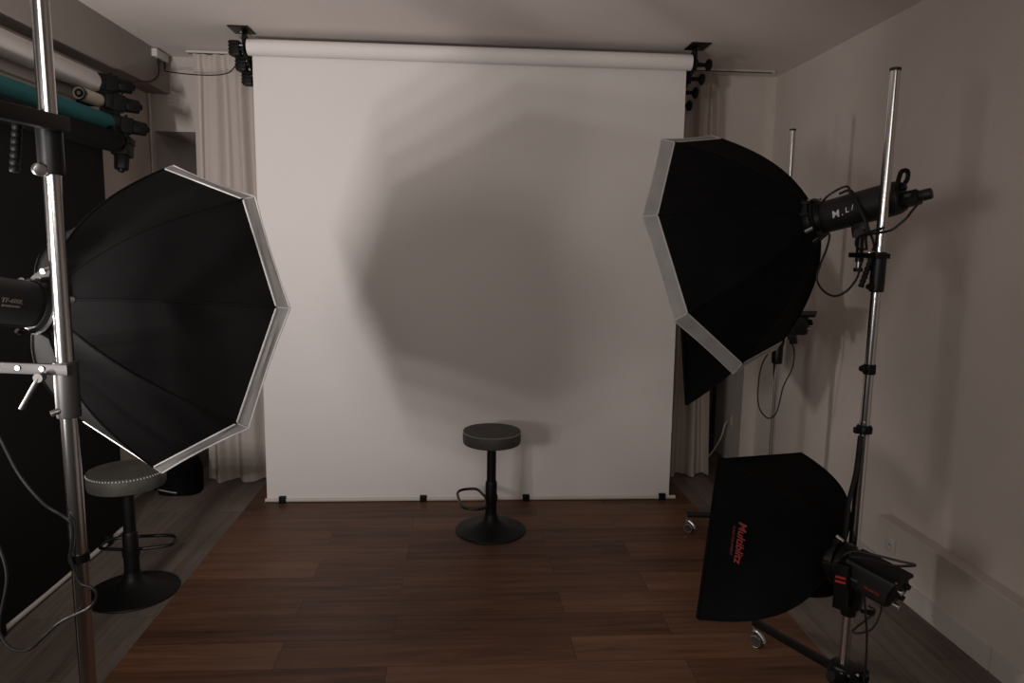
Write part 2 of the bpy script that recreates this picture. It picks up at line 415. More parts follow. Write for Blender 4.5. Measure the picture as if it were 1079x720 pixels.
def motor(label, x, z, droop, y0=YE, swing=-.98, sc=1.0):
    t = thing('roller_motor', label, 'motor', (x, y0, z), 'roller motors on the left wall')
    t.rotation_euler = (droop, 0, swing); t.scale = (sc, sc, sc)
    m = MB().box((0, .070, .0), (.090, .11, .090), bev=.010).box((0, .04, .0), (.105, .04, .080), bev=.008)
    m.box((.0, .05, -.05), (.06, .10, .05), bev=.008)
    m.cyl((0, .09, .042), (0, .09, .062), .008, seg=10)
    m.build('gear_housing', M['blackplastic'], t)
    b = MB().cyl((0, .12, 0), (0, .200, -.0), .041, .038, seg=8, bev=.006).cyl((0, .199, 0), (0, .214, 0), .020, .015, seg=12)
    b.build('motor_case', M['blackplastic'], t)
    MB().cyl((0, .025, 0), (0, -.025, 0), .026, seg=16).build('shaft', M['blackmetal'], t)
    if droop < -1: MB().box((0, .050, -.095), (.075, .07, .15), bev=.012).build('elbow_housing', M['blackplastic'], t)
    if droop > -.5: MB().tube([(.01, .06, -.06), (.012, .065, -.075), (.0, .06, -.09), (.012, .062, -.105)], .0028, 6).build('control_wire', M['rubber'], t)
    return t
motor('black roller motor at the end of the white paper roll', -2.085, 2.600, -.04)
motor('black roller motor holding the bare cream core tube', -2.05, 2.494, -.06)
motor('black roller motor at the end of the teal paper roll', -2.015, 2.376, -.10)
motor('black roller motor tilted steeply down beside the black paper roll', -1.975, 2.325, -1.80, YE + .09, 0., 1.05)

t = thing('wall_bracket', 'black wall bracket carrying the roller motors at the back end of the rolls', 'bracket', (XL, YE + .045, 2.43))
MB().box((.006, 0, .0), (.012, .05, .46)).build('mounting_plate', M['blackmetal'], t)
for x_, z_ in ((-2.085, 2.600), (-2.05, 2.494), (-2.015, 2.376), (-1.98, 2.268)):
    MB().bar((.006, 0, z_ - 2.43 - .01), (x_ - XL - .03, 0, z_ - 2.43 - .01), .014, .03).build('bracket_arm', M['blackmetal'], t)
t = thing('junction_box', 'small white junction box on the boxed beam under the ceiling', 'junction box', (-2.04, 5.10, 2.955))
MB().box((.018, 0, -.022), (.036, .19, .05), bev=.005).build('box', M['plastic'], t)
for y_ in (-.03, .07): MB().cyl((.018, y_, -.047), (.018, y_, -.09), .008, seg=10).build('cable_gland', M['rubber'], t)
MB().box((.012, .0, -.0), (.024, .14, .01)).build('lid', M['trim'], t)
tag(MB().tube([(-2.022, 5.07, 2.872), (-2.02, 5.05, 2.80), (-2.03, 4.96, 2.74), (-2.035, 4.80, 2.70), (-2.04, 4.66, 2.65), (-2.045, 4.56, 2.575), (-2.02, 4.44, 2.555)], .0045, 8).build('power_cable', M['rubber']), 'thin black cable looping from the junction box to the left wall motors', 'cable')
tag(MB().tube([(-2.022, 5.17, 2.862), (-2.0, 5.12, 2.84), (-1.85, 4.99, 2.80), (-1.65, 4.9, 2.775), (-1.50, 4.82, 2.775), (-1.41, 4.70, 2.80), (-1.385, 4.655, 2.79)], .0035, 8).build('power_cable', M['rubber']), 'thin black cable from the junction box across the curtain to the ceiling bracket', 'cable')
# bag on the floor
t = thing('equipment_bag', 'small black bag on the floor left of the left curtain', 'bag', (-1.93, 4.86, 0))
def bagf(u, v):
    a = 2 * PI * u; w = .135 * (1 - .12 * v) * (1 + .12 * math.sin(PI * v)); d = .085 * (1 - .2 * v) * (1 + .2 * math.sin(PI * v))
    e = .55
    x = w * math.copysign(abs(math.cos(a)) ** e, math.cos(a)); y = d * math.copysign(abs(math.sin(a)) ** e, math.sin(a))
    k = .006 * math.sin(7 * u * PI + 9 * v)
    return V((x * (1 + k * 4), y, .25 * v + k))
mb = MB().grid(bagf, 40, 10, wrap=True); bmesh.ops.holes_fill(mb.b, edges=mb.b.edges)
mb.build('bag_body', M['blackfab'], t)
MB().tube([(-.06, 0, .24), (-.05, 0, .29), (0, 0, .305), (.05, 0, .29), (.06, 0, .24)], .008, 8).build('handle', M['rubber'], t)
MB().box((0, -.086, .075), (.17, .03, .14), bev=.01).build('front_pocket', M['blackfab'], t)

# ------------------------------------------------------------------ softboxes
def shell(corners, ring_r, d, bow, sag, seams=True, nt_=14, nu=10, wr=.002, seed=0.):
    n = len(corners); mb = MB(); rods = []
    for cx, cy in corners:
        c = V((cx, cy, 0)); rad = V((cx, cy, 0)).normalized(); s = rad * ring_r + V((0, 0, d))
        dirv = (c - s).normalized(); perp = rad * dirv.z * -1 + V((0, 0, 1)) * (dirv.dot(rad))
        rods.append([s.lerp(c, i / nt_) + perp * bow * 4 * (i / nt_) * (1 - i / nt_) * (1.25 - .5 * i / nt_) for i in range(nt_ + 1)])
    for k in range(n):
        A, B = rods[k], rods[(k + 1) % n]
        def f(u, v, A=A, B=B, k=k):
            i = min(int(v * nt_ + 1e-6), nt_); p = A[i].lerp(B[i], u)
            mid = V((p.x, p.y, 0)); w = 4 * u * (1 - u) * max(0., math.sin(PI * v)) ** .8
            p = p - mid.normalized() * sag * w * v - V((0, 0, 1)) * sag * .6 * w
            q = noise.noise(V((p.x * 6 + seed, p.y * 6, p.z * 6 + k))) + .5 * noise.noise(V((p.x * 15, p.y * 15 + seed, p.z * 12)))
            return p + V((0, 0, 1)) * wr * q * w * 2
        mb.grid(f, nu, nt_)
    if seams:
        for r in rods: mb.tube(r, .0035, 6, False, 0)
    return mb, rods

def ring_and_clips(t, d, r, n):
    MB().lathe([(r * .72, d - .012), (r * 1.02, d - .012), (r * 1.05, d), (r * 1.02, d + .018), (r * .72, d + .018)], seg=40).build('speed_ring', M['blackmetal'], t)
    for k in range(n):
        a = PI / 2 + 2 * PI * k / n
        p = V((math.cos(a) * r * 1.12, math.sin(a) * r * 1.12, d - .006)); q = V((math.cos(a) * r * .95, math.sin(a) * r * .95, d + .02))
        MB().cyl(p, q, .008, seg=10).build('rod_socket', M['steel'] if k % 3 == 0 else M['blackmetal'], t)

def octa(name, label, c, yaw, pitch, spin, R, d, lip, flare, bow, seed, fab):
    t = thing(name, label, 'softbox', mw=mount_matrix(c, yaw, pitch, spin))
    cs = [(R * math.cos(PI / 2 + k * PI / 4), R * math.sin(PI / 2 + k * PI / 4)) for k in range(8)]
    mb, rods = shell(cs, .075, d, bow, .012, seed=seed)
    sh = mb.build('shell', M[fab], t, angle=28)
    lp = MB()
    for k in range(8):
        a, b = V((*cs[k], 0)), V((*cs[(k + 1) % 8], 0))
        def f(u, v, a=a, b=b):
            p = a.lerp(b, u); q = noise.noise(V((p.x * 9 + seed, p.y * 9, v * 2)))
            k_ = 1 + (flare - 1) * v
            p = V((p.x * k_, p.y * k_, -lip * v))
            w = 4 * u * (1 - u)
            return p + V((p.x, p.y, 0)).normalized() * (.006 * q * math.sin(PI * v) - .006 * w * v)
        lp.grid(f, 14, 6)
    lo = lp.build('front_lip', M['lip'], t, angle=25)
    hm = MB()
    for kk, zz in ((1.0, 0.), (flare, -lip)):
        pts = []
        for k in range(8):
            for j in range(4):
                p = V((*cs[k], 0)).lerp(V((*cs[(k + 1) % 8], 0)), j / 4); w = 4 * (j / 4) * (1 - j / 4)
                p = p * kk - p.normalized() * .006 * w * (1 if zz else 0)
                pts.append((p.x, p.y, zz))
        hm.tube(pts, .003 if zz == 0 else .0024, 6, True, 0)
    for k in range(8): hm.cyl((cs[k][0], cs[k][1], 0), (cs[k][0] * flare, cs[k][1] * flare, -lip), .0022, seg=6)
    hm.build('hem_piping', M['hem'], lo)
    df = MB()
    for k in range(8): df.poly([(0, 0, -.012), (cs[k][0] * .995, cs[k][1] * .995, -.002), (cs[(k + 1) % 8][0] * .995, cs[(k + 1) % 8][1] * .995, -.002)])
    df.build('front_diffuser', M['diff'], t, weld=True)
    ring_and_clips(t, d, .075, 8)
    return t
LO = ((-.869, 2.095, 1.516), .494, -.192, .107)
octa('octagonal_softbox', 'black octagonal softbox with white rim left of the backdrop, beside the near chrome stand', *LO, .43, .317, .030, 1.045, .040, 1., 'litfab')
RO = ((1.116, 2.934, 1.738), -.694, -.301, -.236)
octa('octagonal_softbox', 'black octagonal softbox with pale rim high on the right, tilted downward', *RO, .5, .35, .044, 1.07, .038, 5., 'blackfab')

def squarebox(name, label, c, yaw, pitch, spin, Sx, Sy, d, bow, seed):
    t = thing(name, label, 'softbox', mw=mount_matrix(c, yaw, pitch, spin))
    cs = [(-Sx, Sy), (-Sx, -Sy), (Sx, -Sy), (Sx, Sy)]
    mb, rods = shell(cs, .075, d, bow, .045, seed=seed, nt_=18, nu=14, wr=.004)
    mb.build('shell', M['blackfab'], t, angle=28)
    e = MB()
    for k in range(4):
        a, b = V((*cs[k], 0)), V((*cs[(k + 1) % 4], 0))
        e.grid(lambda u, v, a=a, b=b: V((*(a.lerp(b, u)).xy, -.010 * v)), 6, 1)
        e.tube([a, b], .003, 6, False, 0)
    e.build('front_edge', M['seam'], t)
    MB().poly([(x * .99, y * .99, -.004) for x, y in cs]).build('front_diffuser', M['diff'], t, smooth=False)
    ring_and_clips(t, d, .075, 4)
    return t, rods
LB = ((1.149, 2.611, .628), -.626, -.004, -.14)
low, lrods = squarebox('square_softbox', 'black square softbox with red lettering low above the floor at right', *LB, .30, .30, .33, .080, 2.)
# red print on the near side panel, read downwards
def panel_pt(rods, k0, k1, u, i): return rods[k0][i].lerp(rods[k1][i], u)
nn = len(lrods[0]) - 1
ic = int(nn * .80)
pA = panel_pt(lrods, 0, 1, .46, ic); pU = panel_pt(lrods, 0, 1, .46, ic - 3) - panel_pt(lrods, 0, 1, .46, ic + 1)
pD = lrods[1][ic] - lrods[0][ic]
off = pD.normalized().cross(pU.normalized()) * .004
text('Multiblitz', .040, M['red'], low, pA + off - pU.normalized() * .000, pD, pU, 'brand_lettering', .25, .0008, .0006)
text('FLASH EQUIPMENT', .0125, M['reddim'], low, pA + off * 1.2 - pU.normalized() * .027, pD, pU, 'small_lettering', .2, .0006)
RB = ((1.375, 4.03, 1.29), -1.0, -.065, .15)
rear, rrods = squarebox('square_softbox', 'black square softbox mostly hidden behind the right octagonal softbox, corner showing below', *RB, .37, .37, .36, .035, 7.)
i2 = int(nn * .10) + 1
qA = panel_pt(rrods, 0, 1, .66, i2); qD = rrods[1][i2] - rrods[0][i2]; qU = panel_pt(rrods, 0, 1, .5, i2 - 1) - panel_pt(rrods, 0, 1, .5, i2 + 1)
text('Multiblitz', .026, M['reddim'], rear, qA + qD.normalized().cross(qU.normalized()) * .006, qU, -qD, 'brand_lettering', .25, .0008)

# ------------------------------------------------------------------ flash heads (local z = away from the softbox)
def flash_round(name, label, O, d, r, L, words, tz, cz, dy=0., tilt=0.):
    t = thing(name, label, 'flash head', mw=mount_matrix(*O) @ Matrix.Translation((0, dy, d)) @ Matrix.Rotation(math.radians(tilt), 4, 'X'))
    wl = t.matrix_world.inverted() @ V((0, 0, 1.74)); wside = math.atan2(wl.y, wl.x)
    MB().lathe([(r * 1.15, .018), (r * 1.24, .022), (r * 1.24, .034 * cz + .008), (r * 1.10, .040 * cz + .008), (r * 1.02, .075 * cz), (r * .9, .078 * cz)], seg=36).build('mounting_collar', M['blackplastic'], t)
    MB().lathe([(r * .84, .066 * cz), (r * .92, .069 * cz), (r * .985, .080 * cz), (r, .100 * cz), (r, L - .03), (r * .97, L - .012), (r * .88, L)], seg=48).build('housing', M['flash'], t)
    for a in (.9, 2.4, 4.2): MB().tube([(math.cos(a) * r * 1.2, math.sin(a) * r * 1.2, .024), (math.cos(a) * r * 1.36, math.sin(a) * r * 1.36, .036), (math.cos(a) * r * 1.26, math.sin(a) * r * 1.26, .052)], .006, 8).build('locking_lever', M['blackmetal'], t)
    MB().cyl((math.cos(2.0) * r * 1.2, math.sin(2.0) * r * 1.2, .048), (math.cos(2.0) * r * 1.2, math.sin(2.0) * r * 1.2, .056), .006, seg=10).build('locking_pin', M['lens'], t)
    bk = MB().lathe([(r * .86, L - .002), (r * .86, L + .006), (r * .2, L + .007)], seg=36)
    bk.build('rear_panel', M['blackplastic'], t)
    for a in (-.6, .5, 1.9): MB().cyl((math.cos(a) * r * .5, math.sin(a) * r * .5, L + .004), (math.cos(a) * r * .5, math.sin(a) * r * .5, L + .022), .011, seg=16).build('control_knob', M['blackplastic'], t)
    for s_, size, m, dz, dy in words:
        a = wside; rad = V((math.cos(a), math.sin(a), 0)); tang = V((-math.sin(a), math.cos(a), 0))
        xd = V((0, 0, 1)); yd = rad.cross(xd)
        if yd.y < 0: xd = -xd; yd = -yd          # letters upright on the visible side
        text(s_, size, m, t, rad * (r + .0008) + V((0, 0, tz)) + xd * dz + yd * dy, xd, yd, 'lettering', .15, .0004, .0003)
    return t
LF = flash_round('flash_head', 'dark grey flash head behind the left octagonal softbox', LO, .317, .056, .42,
            [('TF-600L', .0140, M['greyprint'], 0, .004), ('STUDIO FLASH', .0058, M['greyprint'], -.002, -.008)], .120, .55, -.013)
RF = flash_round('flash_head', 'black flash head with white letters behind the right octagonal softbox', RO, .35, .060, .32,
            [('M', .036, M['white'], -.022, .0), ('.', .030, M['white'], .002, .0), ('L', .026, M['white'], .020, .004), ('/', .026, M['white'], .040, .008)], .135, .7, 0., 3.)

def stud_bracket(flash, zloc, r, drop):
    # a U bracket with a knob under the housing, kept upright in the world
    mw = flash.matrix_world.copy(); inv = mw.inverted().to_3x3()
    dn = inv @ V((0, 0, -1)); dn.z *= .15; dn.normalize()
    p = dn * r + V((0, 0, zloc))
    w = inv @ V((0, 0, -1))
    MB().bar(p - dn * .012, p + dn * .045, .045, .05, up=(0, 0, 1), bev=.006).build('tilt_bracket', M['blackmetal'], flash)
    q = p + dn * .035
    MB().cyl(q, q + w * drop, .013, seg=16).build('stud', M['blackmetal'], flash)
    x = inv @ V((-.6, -.8, 0)).normalized()
    MB().cyl(q, q + x * .055, .016, .020, seg=8).build('tilt_knob', M['blackplastic'], flash)
    return mw @ (q + w * drop)
bpy.context.view_layer.update()
LS = stud_bracket(LF, .155, .056, .075)
RS = stud_bracket(RF, .17, .060, .10)

# parts only the right flash shows: rear hoop handle and the radio trigger plugged in
MB().tube([(.0, .030, .316), (.014, .060, .338), (.006, .088, .346), (-.012, .086, .332), (-.014, .050, .318)], .008, 10).build('hoop_handle', M['blackplastic'], RF)
t2 = thing('radio_trigger', 'small black radio trigger plugged into the rear of the right flash head', 'radio trigger', mw=RF.matrix_world @ Matrix.Translation((.0, -.016, .318)))
MB().box((0, 0, .030), (.052, .044, .062), bev=.006).build('case', M['blackplastic'], t2)
MB().cyl((0, .0, .058), (0, .0, .098), .020, .019, seg=14, bev=.003).build('antenna', M['rubber'], t2)
MB().box((-.0265, .004, .03), (.003, .012, .02)).build('button', M['greybox'], t2)

# ------------------------------------------------------------------ stands
def grip(t, p, q, name='handle'):
    p, q = V(p), V(q); L = (q - p).length; prof = []
    n = 7
    for i in range(n):
        z = L * i / n; prof += [(.0075, z), (.0098, z + L / n * .25), (.0098, z + L / n * .7), (.0075, z + L / n * .95)]
    MB().lathe(prof, p, q - p, 16).build(name, M['blackplastic'], t)

# near left stand
LPX, LPY = -.868, 1.60
t = thing('light_stand', 'tall chrome pole of the light stand nearest the camera at left', 'light stand', (LPX, LPY, 0), 'chrome light stands')
MB().cyl((0, 0, .03), (0, 0, 2.75), .0175, seg=32).build('pole', M['chrome'], t)
MB().lathe([(.24, 0), (.24, .012), (.22, .018), (.05, .03), (.03, .06), (.022, .09)], seg=40).build('base', M['blackmetal'], t)
MB().cyl((0, 0, 1.005), (0, 0, 1.025), .0215, seg=24).build('cable_clip', M['blackplastic'], t)
t = thing('clamp_arm', 'grey clamp with flat arm holding the left flash head on the near pole', 'clamp', (LPX, LPY, 1.455))
MB().lathe([(.0178, -.115), (.0235, -.113), (.0245, -.105), (.0245, .006), (.0235, .010), (.0178, .011)], seg=32, cap=False).build('sleeve', M['greymetal'], t)
e = LS - V((LPX, LPY, 1.455)); e.z = -.006
dirn = e.normalized()
MB().bar(-dirn * .022 + V((0, -.02, -.004)), e + dirn * .03 + V((0, -.02, -.004)), .012, .024, up=(0, 0, 1), bev=.002).build('arm', M['greymetal'], t)
for f_ in (.18, .45): MB().cyl(e * f_ + V((0, -.024, -.002)), e * f_ + V((0, -.032, -.002)), .005, seg=12).build('bolt', M['steel'], t)
MB().cyl((.013, -.020, .0), (.013, -.028, .0), .005, seg=12).build('bolt', M['steel'], t)
MB().cyl((-.008, -.020, -.095), (-.022, -.03, -.10), .007, seg=12).build('lock_screw', M['steel'], t)
MB().cyl((-.035, -.028, -.018), (-.035, -.045, -.018), .010, seg=14).cyl((-.035, -.040, -.018), (-.072, -.048, -.085), .0055, .005, seg=10).build('lever', M['greymetal'], t)
MB().cyl(e + V((0, 0, -.06)), e + V((0, 0, .03)), .008, seg=14).build('spigot', M['steel'], t)
t = thing('clamp_arm', 'black clamp with ribbed grip high on the near left pole', 'clamp', (LPX, LPY, 1.97))
MB().lathe([(.0178, -.105), (.024, -.103), (.025, -.095), (.025, .010), (.0178, .012)], seg=32, cap=False).build('sleeve', M['blackmetal'], t)
MB().bar((.028, .01, .0), (-.045, -.42, 0), .026, .032, up=(0, 0, 1), bev=.003).build('arm', M['blackmetal'], t)
grip(t, (-.045, -.030, -.005), (-.052, -.040, -.105))
MB().cyl((-.018, -.018, -.095), (-.004, -.034, -.098), .013, seg=16, bev=.003).build('lock_screw', M['steel'], t)
MB().cyl((-.012, -.035, .004), (-.012, -.035, .026), .010, seg=14).build('knob', M['blackplastic'], t)
tag(MB().tube([(-1.10, 1.62, 1.39), (-1.052, 1.62, 1.335), (-1.031, 1.62, 1.287), (-.997, 1.62, 1.203), (-.939, 1.60, 1.144), (-.884, 1.575, 1.122), (-.863, 1.572, 1.101), (-.866, 1.572, 1.06), (-.872, 1.573, 1.03), (-.864, 1.572, .99), (-.853, 1.57, .965), (-.83, 1.57, .955), (-.82, 1.57, .935), (-.838, 1.57, .906), (-.899, 1.565, .876), (-.936, 1.56, .843), (-.97, 1.56, .814), (-1.007, 1.56, .819), (-1.035, 1.57, .848), (-1.038, 1.58, .884), (-1.029, 1.60, .974), (-1.06, 1.62, 1.06)], .0034, 8).build('power_cable', M['rubber']), 'black cable drooping in a loop around the near left pole', 'cable')

# caster wheels
def caster(parent, p, yaw):
    R = Matrix.Rotation(yaw, 3, 'Z'); p = V(p)
    f = lambda *q: p + R @ V(q)
    MB().cyl(f(0, 0, .062), f(0, 0, .105), .007, seg=12).build('caster_stem', M['steel'], parent)
    w = MB()
    for s_ in (-1, 1): w.lathe([(.010, -.007), (.026, -.008), (.031, -.004), (.031, .004), (.026, .008), (.010, .007)], f(s_ * .012, .02, .031), R @ V((1, 0, 0)), 28)
    wo = w.build('caster_wheel', M['wheel'], parent)
    for s_ in (-1, 1):
        h = MB(); c0 = f(s_ * .021, .02, .031)
        h.tube([c0 + (R @ V((0, math.cos(a), 0)) + V((0, 0, math.sin(a)))) * .025 for a in [2 * PI * k / 20 for k in range(20)]], .0018, 6, True, 0)
        h.build('wheel_ring', M['lens'], wo)
    MB().tube([f(0, .0, .064), f(0, .02, .070), f(0, .046, .052), f(0, .055, .032)], .009, 8).build('caster_fork', M['steel'], parent)

# right stand
RPX, RPY = 1.43, 2.38
t = thing('wheeled_light_stand', 'tall chrome light stand on casters at right carrying two softboxes', 'light stand', (RPX, RPY, 0), 'chrome light stands')
MB().cyl((0, 0, .17), (0, 0, 1.13), .0185, seg=32).build('lower_pole', M['chrome'], t)
MB().cyl((0, 0, 1.10), (0, 0, 2.33), .0165, seg=32).build('upper_pole', M['chrome'], t)
MB().lathe([(.012, 2.325), (.018, 2.327), (.018, 2.336), (.012, 2.338)], seg=24).build('end_cap', M['rubber'], t)
MB().lathe([(.0185, 1.085), (.027, 1.088), (.028, 1.105), (.024, 1.115), (.018, 1.118)], seg=28).box((-.03, -.01, 1.10), (.024, .02, .022), bev=.004).build('collar', M['blackplastic'], t)
MB().cyl((-.016, -.008, 1.315), (-.040, -.02, 1.325), .009, .012, seg=12).lathe([(.017, 1.30), (.021, 1.302), (.021, 1.335), (.017, 1.337)], seg=24, cap=False).build('lock_knob', M['blackplastic'], t)
hub = MB().lathe([(.020, .125), (.045, .130), (.052, .145), (.052, .185), (.045, .200), (.022, .205)], seg=28)
hub.box((.045, -.02, .17), (.06, .06, .06), bev=.01).box((-.04, -.03, .165), (.05, .06, .055), bev=.01)
hub.build('hub', M['blackmetal'], t)
for a in (-.5, -1.6, -2.6): MB().cyl((.05 * math.cos(a), .05 * math.sin(a), .17), (.085 * math.cos(a), .085 * math.sin(a), .18), .014, .018, seg=8).build('hub_knob', M['blackplastic'], t)
for a in (-1.2, -2.2, -1.8): MB().cyl((.055 * math.cos(a), .055 * math.sin(a), .186), (.062 * math.cos(a), .062 * math.sin(a), .190), .005, seg=8).build('bolt', M['lens'], t)
for (x, y) in ((1.285, 2.845), (1.70, 1.86), (1.10, 1.92)):
    q = V((x - RPX, y - RPY, .108)); d = V((q.x, q.y, 0)).normalized()
    MB().bar(d * .04 + V((0, 0, .16)), q, .030, .026, bev=.003).build('leg', M['blackmetal'], t)
    caster(t, q - V((0, 0, .108)), math.atan2(d.y, d.x) + 1.9)

t = thing('clamp_arm', 'black clamp with plate and ribbed grip under the right flash head', 'clamp', (RPX, RPY, 1.715))
MB().lathe([(.0168, -.125), (.0235, -.123), (.0245, -.115), (.0245, .012), (.0168, .014)], seg=32, cap=False).build('sleeve', M['blackmetal'], t)
e = RS - V((RPX, RPY, 1.715)); e.z = .0; dirn = e.normalized()
MB().bar(-dirn * .03, e + dirn * .035, .050, .018, up=(0, 0, 1), bev=.003).build('arm_plate', M['blackmetal'], t)
sidev = V((-dirn.y, dirn.x, 0))
MB().cyl(e * .5 + V((0, 0, .012)), e * .5 + V((0, 0, -.014)), .006, seg=10).build('bolt', M['steel'], t)
MB().cyl(e + V((0, 0, -.045)), e + V((0, 0, .06)), .008, seg=12).build('spigot', M['steel'], t)
MB().cyl(e + V((0, 0, -.060)), e + V((0, 0, -.046)), .016, seg=12).build('wing_knob', M['blackplastic'], t)
grip(t, V((-.030, -.004, -.008)), V((-.055, .004, -.110)))
MB().cyl((-.022, -.010, -.105), (-.042, -.020, -.105), .010, seg=12).build('lock_screw', M['blackplastic'], t)

# cables around the right flash head
RM = RF.matrix_world
P = lambda *q: RM @ V(q)
for pts, lb in (
    ([(1.317, 2.60, 1.897), (1.335, 2.57, 1.933), (1.387, 2.55, 1.962), (1.374, 2.49, 1.922), (1.394, 2.45, 1.868), (1.417, 2.44, 1.812), (1.432, 2.42, 1.753), (1.422, 2.41, 1.733)], 'longest black cable draped over the right flash head, strand nearest the softbox'),
    ([(1.36, 2.55, 1.935), (1.388, 2.52, 1.945), (1.384, 2.46, 1.891), (1.402, 2.43, 1.825), (1.412, 2.44, 1.773), (1.424, 2.45, 1.735)], 'shorter black cable draped over the right flash head beside the chrome pole'),
    ([(1.408, 2.33, 1.811), (1.384, 2.42, 1.785), (1.382, 2.45, 1.762), (1.399, 2.46, 1.740), (1.43, 2.47, 1.737)], 'short black cable loop just above the clamp plate of the right flash head')):
    tag(MB().tube(pts, .0045, 8).build('coiled_cable', M['rubber']), lb, 'cable', 'cables on the right flash head')
tag(MB().tube([P(.0, -.025, .39), (1.483, 2.30, 1.868), (1.473, 2.31, 1.845), (1.452, 2.32, 1.82), (1.43, 2.33, 1.801), (1.408, 2.40, 1.790), (1.395, 2.45, 1.782)], .0042, 8).build('sync_cable', M['rubber']), 'thin black sync cable running from the radio trigger below the right flash head', 'cable')
tag(MB().tube([P(-.02, -.070, .03), (1.361, 2.60, 1.79), (1.345, 2.58, 1.737), (1.314, 2.56, 1.674), (1.302, 2.55, 1.622), (1.331, 2.55, 1.581), (1.37, 2.54, 1.564), (1.41, 2.53, 1.586), (1.431, 2.51, 1.633), (1.436, 2.50, 1.681), (1.436, 2.49, 1.703)], .0042, 8).build('hanging_cable', M['rubber']), 'black cable hanging in a U below the right flash head', 'cable')
tag(MB().tube([(RPX - .024, RPY - .020, 1.08), (RPX - .030, RPY - .022, .95), (RPX - .045, RPY - .02, .84), (RPX - .05, RPY - .02, .72), (RPX - .045, RPY - .01, .655)], .0085, 8).build('cable_sleeve', M['rubber']), 'thick black cable running down along the right chrome pole', 'cable')

# low flash head of the square softbox
mw = mount_matrix(*LB) @ Matrix.Translation((0, 0, .33)) @ Matrix.Rotation(math.radians(9), 4, 'X')
t = thing('flash_head', 'compact black flash head with red lettering low on the right stand', 'flash head', mw=mw)
LM = mw; LF2 = t
MB().lathe([(.072, .018), (.078, .024), (.078, .044), (.064, .052), (.058, .060)], seg=36).build('mounting_collar', M['blackplastic'], t)
inv = mw.inverted().to_3x3(); up = inv @ V((0, 0, 1)); up.z = 0; up.normalize(); rt = up.cross(V((0, 0, 1)))
def L(a, b, c): return rt * a + up * b + V((0, 0, c))
body = MB()
def bodyf(u, v):
    a = 2 * PI * u; ca, sa = math.cos(a), math.sin(a); e = .45
    w, hh = .050, .058
    x = w * math.copysign(abs(ca) ** e, ca); y = hh * math.copysign(abs(sa) ** e, sa)
    z = .055 + (.155 if y < 0 else .155 + .018 * max(0, y / hh)) * v
    return L(x, y, z)
body.grid(bodyf, 40, 6, wrap=True); bmesh.ops.holes_fill(body.b, edges=body.b.edges)
body.build('housing', M['flash'], t, angle=40)
MB().prism([L(-.052, .050, .06), L(-.052, .062, .06), L(-.052, .060, .235), L(-.052, .052, .240), L(-.052, .046, .215)], L(.104, 0, 0)).build('top_cover', M['blackplastic'], t)
MB().prism([L(-.046, -.052, .205), L(-.046, .046, .225), L(-.046, .010, .238), L(-.046, -.040, .222)], L(.092, 0, 0)).build('rear_panel', M['blackplastic'], t)
for a, b in ((-.03, .02), (.0, -.01), (.028, .022), (-.026, -.034)):
    MB().cyl(L(a, b, .215), L(a, b - .003, .246), .010, .009, seg=14).build('control_knob', M['lens'] if a < -.02 else M['blackplastic'], t)
MB().cyl(L(-.03, .054, .228), L(-.053, .054, .228), .004, seg=10).build('pin', M['lens'], t)
sd = -rt
sgn = -1 if (mw.to_3x3() @ (-rt)).dot(V((0, -1, 0))) > 0 else 1
fc = rt * sgn                     # the side that faces the camera
xd = up.cross(fc); 
text('multi', .013, M['greyprint'], t, fc * .0512 + L(0, -.010, .095), xd, up, 'lettering', .2, .0005, .0003)
text('Multiblitz', .014, M['red'], t, fc * .0512 + L(0, -.016, .160), xd, up, 'red_lettering', .2, .0005, .0003)
def world_down(p, v): return inv @ V(v)
q = L(0, -.055, .10)
tb = MB().bar(q + up * .02, q + inv @ V((.0, .02, -.085)), .030, .045, bev=.005); tb.build('tilt_bracket', M['blackmetal'], t)

CP = V((RPX, RPY, .44))
t = thing('clamp_arm', 'black clamp with red stripes carrying the low flash head', 'clamp', CP)
MB().lathe([(.0188, -.045), (.026, -.043), (.028, -.03), (.028, .16), (.026, .175), (.0188, .177)], seg=28, cap=False).build('sleeve', M['blackmetal'], t)
RZ = Matrix.Rotation(math.atan2(-.811, .584), 3, 'Z'); BP = V((1.318, 2.248, .575)) - CP
MB().box(BP, (.046, .022, .165), RZ, bev=.005).build('bracket_plate', M['blackplastic'], t)
MB().bar(BP + V((0, 0, -.06)), (0, -.02, .02), .034, .030, bev=.004).build('bracket_arm', M['blackmetal'], t)
fl_ = mw @ q - CP
MB().bar((-.0, -.03, .10), fl_ + V((0, .01, -.06)), .030, .030, bev=.004).build('arm', M['blackmetal'], t)
for k in range(2):
    pl = lambda a, b: BP + RZ @ V((a, -.0125, b))
    MB().prism([pl(-.018, .038 - .016 * k), pl(.018, .042 - .016 * k), pl(.018, .034 - .016 * k), pl(-.018, .030 - .016 * k)], RZ @ V((0, .003, 0))).build('red_stripe', M['redbright'], t, smooth=False)
MB().cyl((.0, -.058, .02), (0, -.066, .018), .007, seg=12).build('bolt', M['lens'], t)
MB().cyl((.02, -.045, -.005), (.062, -.055, -.010), .007, .011, seg=10).build('lock_screw', M['blackplastic'], t)
